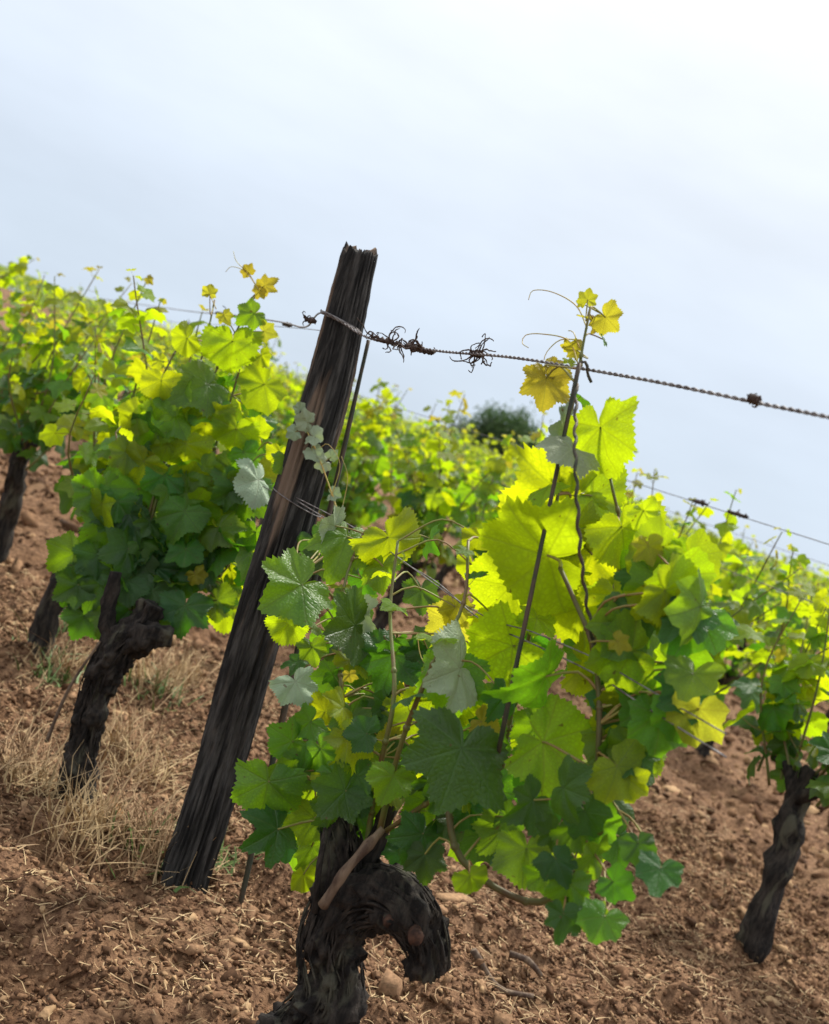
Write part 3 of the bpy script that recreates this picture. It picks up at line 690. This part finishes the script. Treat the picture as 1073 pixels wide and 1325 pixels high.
def fill(v, n, poly, holes, kinds, dd, size, depth=None):
    k = 0
    while k < n:
        x = random.uniform(poly[0], poly[2]); y = random.uniform(poly[1], poly[3])
        if any(((x - a) / c) ** 2 + ((y - b) / d) ** 2 < 1 for a, b, c, d in holes): continue
        kd = random.choices('mgyt', kinds((x, y)))[0]; k += 1
        v.hero(x, y, random.uniform(*size), random.gauss(105, 45), kd, random.gauss(-12 if kd == 'y' else 22, 18), random.gauss(0, 25), random.uniform(*dd), depth=depth, hi=1)
random.seed(77)
lowdark = lambda q: (.5, .8, .8, .08) if q[1] < 860 else (.5, .8, .5, .0) if q[1] < 980 else (1, .7, .15, 0)
fill(rv, 30, (800, 700, 905, 1000), [], lambda q: (.6, .9, .6, .05), (0, .10), (70, 105))
fill(rv, 12, (740, 950, 860, 1200), [(720, 1060, 30, 30)], lambda q: (1, .7, .2, 0), (0, .06), (50, 80))
fill(rv, 26, (610, 700, 830, 1120), [(735, 915, 62, 52), (620, 760, 40, 60), (700, 1080, 40, 40)], lowdark, (.10, .22), (50, 92))
fill(rv, 50, (350, 900, 600, 1110), [(330, 900, 60, 70), (560, 1140, 60, 40)], lambda q: (1.1, .8, .15, .02), (-.02, .1), (38, 70))
fill(rv, 20, (400, 690, 560, 900), [(590, 770, 70, 60), (400, 870, 30, 30)], lambda q: (.7, .9, .5, .05), (.05, .2), (40, 75))
# small fillers deep inside the vine
for path, lf in list(rv.paths):
    if lf: leaves_on(rv.o, rv.base, path, 2, .042, .04, .06, .55, kinds=lambda t, h: (.7, .6, .5, .02) if h < 1.0 else (.2, .5, .9, .15), upto=.97)

# --- left-hand vine
random.seed(23)
LD = 2.60
b0 = P(95, 1052, LD); gb = Vector((b0.x, b0.y, b0.z - .05))
lv = Vine('grape_vine', gb, 'left vine with bare dark leaning trunk and leafy head beside the post')
mb = MB()
trunk_mesh(mb, [P(86, 1080, LD), P(97, 1035, LD), P(108, 960, LD), P(125, 890, LD), P(150, 845, LD), P(178, 815, LD), P(196, 780, LD)], [.042, .036, .032, .034, .044, .045, .026], 26, .30, 30)
bark_strips(mb, [P(86, 1080, LD), P(97, 1035, LD), P(108, 960, LD), P(125, 890, LD), P(150, 845, LD), P(178, 815, LD)], [.042, .036, .032, .034, .044, .045], 220)
lv.part('trunk', mb, [M_bark])
mb = MB()
trunk_mesh(mb, [P(165, 835, LD), P(195, 822, LD - .02), P(222, 826, LD - .02)], [.042, .034, .020], 16, .35, 30)
trunk_mesh(mb, [P(150, 845, LD), P(140, 800, LD), P(150, 740, LD)], [.022, .018, .012], 12, .3, 30)
lv.part('arm', mb, [M_bark])
mb = MB(); trunk_mesh(mb, [P(60, 960, LD - .05), P(90, 890, LD - .04), P(130, 830, LD - .03)], [.005, .004, .003], 6, .2, 60); lv.part('cane', mb, [M_cane])
LDX = 2.68
for pts in ([(175,790),(205,640),(270,500),(300,440),(340,365)], [(190,790),(240,680),(285,560),(312,470),(328,395)], [(165,780),(200,640),(240,520),(262,460),(278,388)], [(150,780),(145,700),(170,600),(205,500),(240,430)],
            [(200,800),(250,740),(300,660),(335,560)], [(170,790),(150,720),(120,690)], [(200,800),(240,760),(285,745),(310,700)], [(190,780),(220,700),(240,600),(262,545)], [(180,790),(180,700),(160,620),(150,560)]):
    lv.shoot([P(x, y, LDX + .03 * i) for i, (x, y) in enumerate(pts)], (.0052, .003, .002))
T_ = [(345,368,30,-30,'t',10,0,0),(320,350,20,-120,'t',10,0,0),(336,378,20,120,'t',0,0,0),(291,410,24,60,'t',10,0,0),(272,378,20,-80,'t',0,0,0),(325,408,40,150,'g',10,0,0),(345,430,30,20,'t',10,0,0),(300,450,68,100,'y',-15,0,0),(340,462,24,60,'y',0,0,0),
 (262,500,76,150,'g',45,0,0),(238,440,40,150,'y',0,0,0),(196,552,60,150,'y',-15,0,0),(208,498,48,100,'y',-10,0,0),(332,522,44,100,'m',20,0,.1),(312,640,80,100,'g',5,20,0),(300,632,50,60,'y',-15,0,0),(330,622,60,160,'w',58,0,-.02),(240,582,64,100,'y',-15,0,0),
 (292,642,60,80,'y',-15,0,0),(236,668,62,110,'g',25,0,-.03),(285,688,56,50,'g',40,0,-.03),(240,716,48,90,'g',30,10,-.04),(158,712,76,165,'m',50,0,-.05),(238,792,70,100,'m',20,0,-.06),(195,772,66,110,'m',10,0,-.03),(150,655,56,110,'g',20,0,0),(128,762,66,120,'m',15,0,0),
 (172,792,56,80,'m',15,0,0),(108,800,56,120,'m',15,0,.04),(292,792,62,90,'y',-10,10,.1),(300,745,56,80,'y',-10,0,.12),(212,622,56,100,'g',10,0,0),(182,602,56,130,'y',-15,0,0),(305,562,58,100,'y',-15,0,0),(266,542,62,100,'y',-15,0,0),(255,746,28,60,'t',0,0,-.04),(190,702,58,100,'m',20,0,0),
 (222,542,62,120,'g',20,0,0),(122,722,56,140,'m',15,0,0),(205,740,56,60,'m',20,0,0),(170,670,60,60,'m',20,0,0),(270,720,56,100,'m',15,0,0),(145,800,60,120,'m',15,0,0),(205,800,50,100,'m',10,0,-.06),(160,755,56,140,'m',20,0,-.04),(265,610,50,60,'g',10,0,0),(345,600,50,80,'y',-10,0,.1),(245,640,44,20,'g',20,0,0),
 (175,540,46,150,'y',-10,0,0),(160,590,46,150,'g',10,0,0),(135,680,60,150,'g',20,0,0),(318,590,46,60,'g',10,0,0),(220,580,44,60,'y',-15,0,0),(362,590,34,100,'y',-10,0,-.25),(372,600,40,80,'g',20,30,-.3),(345,640,50,60,'g',10,0,.1),(95,760,56,150,'m',10,0,0),(90,720,60,150,'g',10,0,0),(120,640,60,150,'g',10,0,0),(285,780,46,40,'g',10,0,0)]
for (x, y, s_, an, kd, a, b, dz) in T_:
    lv.hero(x, y, s_ * 1.08, an, kd, a, b, dz, depth=LDX)
for pts in ([(335,375),(318,352),(300,345),(292,352)], [(320,352),(306,338),(302,325)], [(280,400),(270,380),(262,384)]):
    lv.tendril([P(x, y, LDX) for (x, y) in pts], .0012)
for path, lf in list(lv.paths):
    leaves_on(lv.o, lv.base, path, 2, .050, .04, .06, .8, kinds=lambda t, h: (.8, .6, .25, .0) if h < .8 else (.1, .35, .9, .2), upto=.88)

random.seed(78)
fill(lv, 60, (95, 620, 335, 800), [(60, 620, 60, 60), (330, 790, 30, 40), (270, 830, 50, 25)], lambda q: (1.4, .8, .12, .0) if q[1] > 690 else (.6, .8, .5, .03), (-.02, .12), (42, 72), depth=LDX)
fill(lv, 34, (180, 500, 350, 640), [], lambda q: (.15, .6, 1.2, .1), (.0, .2), (40, 66), depth=LDX)
# tiny sprig hanging on the post
random.seed(5)
sp = Vine('grape_shoot', P(430, 640, 2.33), 'thin pale vine sprig with tiny leaves climbing across the middle of the post', 'vine shoot')
sp.shoot([P(445, 690, 2.30), P(430, 640, 2.32), P(412, 590, 2.32), P(396, 555, 2.33), P(385, 530, 2.34)], (.002, .001), M_tend)
for (x, y, s_, an) in ((395,545,30,200),(408,565,28,20),(388,528,18,-100),(418,600,24,150),(405,585,26,60),(430,590,18,-40),(433,640,22,10),(380,560,20,150)):
    sp.hero(x, y, s_, an, 'w', 20, random.uniform(-30, 30), 0, depth=2.32)
sp.tendril([P(430, 640, 2.32), P(440, 600, 2.3), P(425, 575, 2.3), P(414, 580, 2.3)], .001)
sp.tendril([P(440, 670, 2.3), P(450, 620, 2.3), P(442, 590, 2.3)], .001)

# ------------------------------------------------------------------ other vines
def rand_vine(pos, label, group, ns, hi, r0, hgt, lean=0, spread=.33, trunk_r=.034, spacing=.075, rowd=ROWD, th=.42, front=None):
    base = Vector((pos.x, pos.y, 0)); base.z = G(base.x, base.y)
    v = Vine('grape_vine', base, label, 'vine', group)
    mb = MB(); hd = base + Vector((random.gauss(lean, .05), random.gauss(0, .05), th))
    n = 14 if hi else 8
    trunk_mesh(mb, [base - Vector((0, 0, .05)), base + Vector((random.gauss(0, .02), 0, th * .4)), hd, hd + Vector((random.gauss(0, .04), 0, .1))], [trunk_r * 1.2, trunk_r, trunk_r * 1.25, trunk_r * .6], n, .3, 26, step=.03)
    v.part('trunk', mb, [M_bark])
    mb = MB()
    for sg in (-1, 1):
        e = hd + rowd * sg * random.uniform(.12, .22) + Vector((0, 0, random.uniform(.05, .12)))
        trunk_mesh(mb, [hd, (hd + e) / 2 + Vector((0, 0, .03)), e], [trunk_r * .7, trunk_r * .4, trunk_r * .2], 8, .3, 26, step=.04)
    v.part('arm', mb, [M_bark])
    for i in range(ns):
        t = (i + .5) / ns * 2 - 1
        st = hd + rowd * t * .18 + Vector((0, 0, random.uniform(-.02, .08)))
        top = base + rowd * (t * spread + random.gauss(0, .06)) + ROWN * random.gauss(0, .14); top.z = base.z + hgt * random.uniform(.74, 1.08)
        mid = (st + top) / 2 + ROWN * random.gauss(0, .09) + rowd * random.gauss(0, .05)
        path = spline([st, mid, top], .05)
        mb = MB(); tube(mb, path, (.005, .0018), 5 if hi else 4); v.part('shoot', mb, [M_shoot]); v.paths.append((path, True))
        leaves_on(v.o, v.base, path, hi, r0, .02, spacing)
    return v
# first row: neighbours beyond the left vine and one nearer the camera at right
random.seed(31)
for t, lab in ((2.15, 'first leafy vine beyond the left vine in the front row'), (3.2, 'second leafy vine beyond the left vine in the front row'), (4.3, 'third leafy vine beyond the left vine in the front row'), (5.4, 'fourth leafy vine beyond the left vine in the front row')):
    rand_vine(ROWA + ROWD * (t + .0), lab, None, 12, 1, .070, 1.12, spacing=.06)
# second row
random.seed(47)
lab2 = {0: None}
R2 = [(.85, 'second-row vine farthest right, behind the large glowing leaves'), (1.7, 'second-row vine at the right edge under the dark wire scraps'), (2.65, 'second-row vine whose dark trunk shows just left of the glowing leaves'),
      (3.5, 'second-row vine with dark trunk and bare soil showing at both sides'), (4.35, 'second-row vine just right of the leaning post'), (5.2, 'second-row vine directly behind the leaning post'),
      (6.1, 'second-row vine just left of the leaning post, behind the left vine')]
for t, lab in R2:
    rand_vine(ROWA + ROWN * 1.9 + ROWD * t, lab, None, 12, 1, .080, 1.24 if t > 1 else 1.02, trunk_r=.040, th=.45, spacing=.066, spread=.42)
for t in (7.0, 7.9, 8.8, 9.8, 10.8, 11.8, 12.8):
    rand_vine(ROWA + ROWN * 1.9 + ROWD * t, 'leafy vine of the second row hidden behind the left vine', 'second-row vines behind the left vine', 10, 0, .072, 1.2, spread=.42, spacing=.066)
random.seed(53)
for i in range(15):
    t = 3.2 + i * .95
    rand_vine(ROWA + ROWN * 3.8 + ROWD * t + ROWD * random.gauss(0, .08), 'yellow-green leafy vine in the third row back', 'third-row vines', 9, 0, .072, 1.2, spacing=.08, spread=.45)
# farther rows: each vine a thing with trunk and foliage, copied from four of a kind
def far_proto(seed):
    random.seed(seed)
    mt = MB(); trunk_mesh(mt, [(0, 0, -.05), (.02, 0, .2), (-.02, 0, .45), (.02, .03, .6)], [.045, .036, .045, .02], 7, .3, 20, step=.08)
    mf = MB()
    for i in range(170):
        h = random.uniform(.40, 1.0) if i < 138 else random.uniform(.95, 1.3)
        t = random.gauss(0, .32); q = ROWD * t + ROWN * random.gauss(0, .15 if h < 1 else .08) + Vector((0, 0, h))
        az = random.uniform(0, 6.28)
        xf = Matrix.Translation(q) @ Matrix.Rotation(az, 4, 'Z') @ Matrix.Rotation(random.gauss(.5, .5), 4, 'Y') @ Matrix.Rotation(random.gauss(0, .4), 4, 'X')
        k = 1 if random.random() < (h - .35) * 1.1 else 0
        blade(mf, random.randrange(6), random.uniform(.055, .08) * (1 if h < 1 else .6), 0, mi=k, xf=xf)
    for i in range(5):
        a = ROWD * random.gauss(0, .2); tube(mf, [a + Vector((0, 0, .5)), a + Vector((random.gauss(0, .05), 0, 1.15))], [.005, .002], 3, 1)
    return mt.mesh('trunk', [M_bark]), mf.mesh('foliage', [LF['m'], LF['y']], smooth=False)
protos = [far_proto(100 + i) for i in range(4)]
random.seed(61)
def infield(x, y, m=.08): return y > 1 and abs(x / y) < .40 + m
cnt = 0
for kr in range(3, 8):
    t = 0
    while t < 60:
        q = ROWA + ROWN * 1.9 * kr + ROWD * t; t += 1.0 + random.gauss(0, .06)
        if not infield(q.x, q.y) or q.y > 46: continue
        if q.y > 30 and kr < 6 : continue
        q.z = float(H(q.x, q.y)); o = empty('grape_vine', q); o.rotation_euler.z = random.gauss(0, .12) + (math.pi if random.random() < .5 else 0)
        o.scale = [random.uniform(.92, 1.08)] * 3
        tag(o, 'small distant vine among the back rows of the vineyard', 'vine', 'distant vines in the back rows'); tm, fm = random.choice(protos)
        link('trunk', tm, o); f_ = link('foliage', fm, o); f_['kind'] = 'stuff'; cnt += 1
# the farthest rows read as one mass
pos = []
for kr in list(range(3, 34)):
    t = -10
    while t < 110:
        q = ROWA + ROWN * 1.9 * kr + ROWD * t; t += 1.0
        if not infield(q.x, q.y, .02) or q.y > 78 or q.y < 8: continue
        if kr < 6 and q.y <= 30: continue
        if 6 <= kr < 8 and q.y <= 46: continue
        pos.append((q.x, q.y))
pos = np.array(pos); npv = 46; nL = len(pos) * npv
c = np.repeat(pos, npv, 0); tt = RNG.normal(0, .33, nL); ss = RNG.normal(0, .15, nL)
cx = c[:, 0] + tt * ROWD.x + ss * ROWN.x; cy = c[:, 1] + tt * ROWD.y + ss * ROWN.y; cz = H(cx, cy) + RNG.uniform(.45, 1.18, nL)
s = RNG.uniform(.045, .09, nL); az = RNG.uniform(0, 6.28, nL); tl = RNG.normal(.5, .5, nL)
ax = np.stack([np.cos(az) * np.cos(tl), np.sin(az) * np.cos(tl), -np.sin(tl)], -1); ay = np.stack([-np.sin(az), np.cos(az), RNG.normal(0, .35, nL)], -1)
cc = np.stack([cx, cy, cz], -1)
Q = np.stack([cc - ax * s[:, None], cc + ay * s[:, None] * .9, cc + ax * s[:, None], cc - ay * s[:, None] * .9], 1).reshape(-1, 3)
me = npmesh('far_vines', Q, np.arange(nL * 4).reshape(-1, 4), [LF['m'], LF['y']])
me.polygons.foreach_set('material_index', (RNG.random(nL) < .62).astype(np.int32))
tag(link('far_vines', me), 'mass of far vine rows running up to the horizon', None, None, 'stuff')

# ------------------------------------------------------------------ dark tree on the horizon
M_dark = leaf_mat('dark_foliage', (.045, .085, .035), (.08, .17, .035), .6, tw=.25, spec=.3, vein=False)
M_grey = leaf_mat('grey_foliage', (.10, .13, .09), (.12, .18, .08), .6, tw=.3, spec=.3, vein=False)
def tree(c, w_, h_, label, m, n, name='tree'):
    base = Vector((c.x, c.y, float(H(c.x, c.y)))); o = empty(name, base); tag(o, label, 'tree')
    mb = MB(); tube(mb, [(0, 0, -.2), (.1, 0, h_ * .35), (0, 0, h_ * .7)], [.18, .13, .05], 8, rough=.2, freq=3)
    for i in range(7):
        a = i * .9; tube(mb, [(0, 0, h_ * .3), (math.cos(a) * w_ * .25, math.sin(a) * w_ * .25, h_ * .6), (math.cos(a) * w_ * .4, math.sin(a) * w_ * .4, h_ * .78)], [.07, .04, .015], 5)
    link('trunk', mb.mesh('trunk', [M_bark]), o)
    r = np.random.default_rng(n); cl = r.normal(0, 1, (60, 3)); cl /= np.linalg.norm(cl, axis=1)[:, None]; cl *= (r.random((60, 1)) ** .4); cl *= np.array([w_ * .42, w_ * .42, h_ * .32])
    cl[:, 2] += h_ * .62
    k = r.integers(0, 60, n); pt = cl[k] + r.normal(0, 1, (n, 3)) * np.array([.11 * w_, .11 * w_, .085 * h_])
    s = r.uniform(.04, .10, n); d1 = r.normal(0, 1, (n, 3)); d1 /= np.linalg.norm(d1, axis=1)[:, None]; d2 = np.cross(d1, r.normal(0, 1, (n, 3))); d2 /= np.linalg.norm(d2, axis=1)[:, None]
    Q = np.stack([pt - d1 * s[:, None], pt + d2 * s[:, None] * .6, pt + d1 * s[:, None], pt - d2 * s[:, None] * .6], 1).reshape(-1, 3)
    link('crown', npmesh('crown', Q, np.arange(n * 4).reshape(-1, 4), [m]), o)
tree(P(620, 650, 48), 3.0, 3.1, 'round dark green tree on the horizon beyond the vine rows', M_dark, 9000)
tree(P(578, 625, 50), 1.9, 2.3, 'thin grey-green shrub on the horizon left of the dark tree', M_grey, 1500, 'shrub')

# ------------------------------------------------------------------ dry grass, straw, weeds
def blades(n, reg, ln, wd, name, label, m, flat=.3, cen=None, kind='stuff'):
    if cen is not None:
        k = RNG.integers(0, len(cen), n); x = np.array([c_[0] for c_ in cen])[k] + RNG.normal(0, .045, n); y = np.array([c_[1] for c_ in cen])[k] + RNG.normal(0, .045, n)
    else: x = RNG.uniform(reg[0], reg[1], n); y = RNG.uniform(reg[2], reg[3], n)
    z = H(x, y) + relief(x, y) + .004
    az = RNG.uniform(0, 6.28, n); el = RNG.normal(flat, .3, n); L_ = ln * RNG.lognormal(0, .4, n); b = RNG.normal(0, .7, n)
    V = []
    for j in range(4):
        t = j / 3; e_ = el - t * .5 * np.abs(b)
        px_ = x + np.cos(az + b * t * .6) * np.cos(e_) * L_ * t; py_ = y + np.sin(az + b * t * .6) * np.cos(e_) * L_ * t; pz_ = z + np.maximum(np.sin(e_), -.05) * L_ * t
        ww = wd * (1 - .7 * t); sx_, sy_ = -np.sin(az) * ww, np.cos(az) * ww
        V.append(np.stack([px_ - sx_, py_ - sy_, pz_], -1)); V.append(np.stack([px_ + sx_, py_ + sy_, pz_ + ww * .6], -1))
    V = np.stack(V, 1).reshape(-1, 3); i0 = np.arange(n)[:, None] * 8
    F = np.concatenate([i0 + np.array([[0 + 2 * j, 1 + 2 * j, 3 + 2 * j, 2 + 2 * j]]) for j in range(3)], 0)
    tag(link(name, npmesh(name, V, F, [m])), label, None, None, kind)
blades(22000, (-2.3, 1.6, .8, 4.6), .030, .0014, 'straw', 'short dry straw scattered over the soil', M_straw, .12)
cs = []
random.seed(9)
for (x, y, d) in ((130,1080,2.35),(150,960,2.9),(205,900,3.2),(185,1000,2.7),(215,1110,2.34),(60,1000,2.8),(190,1090,2.4),(105,1090,2.3),(80,870,3.5),(235,880,3.4),(30,1010,2.7),(170,880,3.4)):
    q = P(x, y, d); v = (q - Vector((0, 0, EYE))); k = EYE / -v.z; cs.append((v.x * k, v.y * k))
blades(1500, None, .10, .0019, 'dry_grass', 'tufts of dry straw-coloured grass round the left trunk and post foot', M_straw, 1.0, cs)
wc = []
for (x, y) in ((110,815),(95,830),(205,905),(195,1100),(75,880),(60,850),(285,1100)):
    v = P(x, y, 3) - Vector((0, 0, EYE)); k = EYE / -v.z; wc.append((v.x * k, v.y * k))
blades(420, None, .05, .004, 'weeds', 'low green weeds sprouting from the soil near the left vine', M_weed, .9, wc)
# fallen canes lying on the soil, bottom right
for i, (x0, y0, x1, y1, lab) in enumerate(((600, 1262, 690, 1290, 'brown pruned cane lying on the soil at the lower right'), (655, 1245, 700, 1265, 'short brown stick on the soil above the longer pruned cane'))):
    pts = []
    for t in (0, .5, 1):
        v = P(x0 + (x1 - x0) * t, y0 + (y1 - y0) * t, 3) - Vector((0, 0, EYE)); k = EYE / -v.z; pts.append(Vector((v.x * k, v.y * k, 0)))
    for p in pts: p.z = G(p.x, p.y) + .022
    mb = MB(); tube(mb, spline(pts, .02), [.008, .007, .005], 8, rough=.2, freq=50)
    o = link('pruned_cane', mb.mesh('pruned_cane', [M_cane], off=pts[0]), None, pts[0]); tag(o, lab, 'stick')
# amber dead leaf near the left trunk
v = P(150, 1062, 3) - Vector((0, 0, EYE)); k = EYE / -v.z; q = Vector((v.x * k, v.y * k, 0)); q.z = G(q.x, q.y) + .04
mb = MB(); blade(mb, 3, .05, 2, .5); o = link('fallen_leaf', mb.mesh('fallen_leaf', [simple('dead_leaf', (.30, .15, .05), .7, (.2, .1, .04), 20)]), None, q)
o.rotation_euler = (.8, .3, 1); tag(o, 'curled amber dead leaf on the ground between left trunk and post', 'dead leaf')
print('objects', len(S.objects), 'far', cnt, 'mass', len(pos))
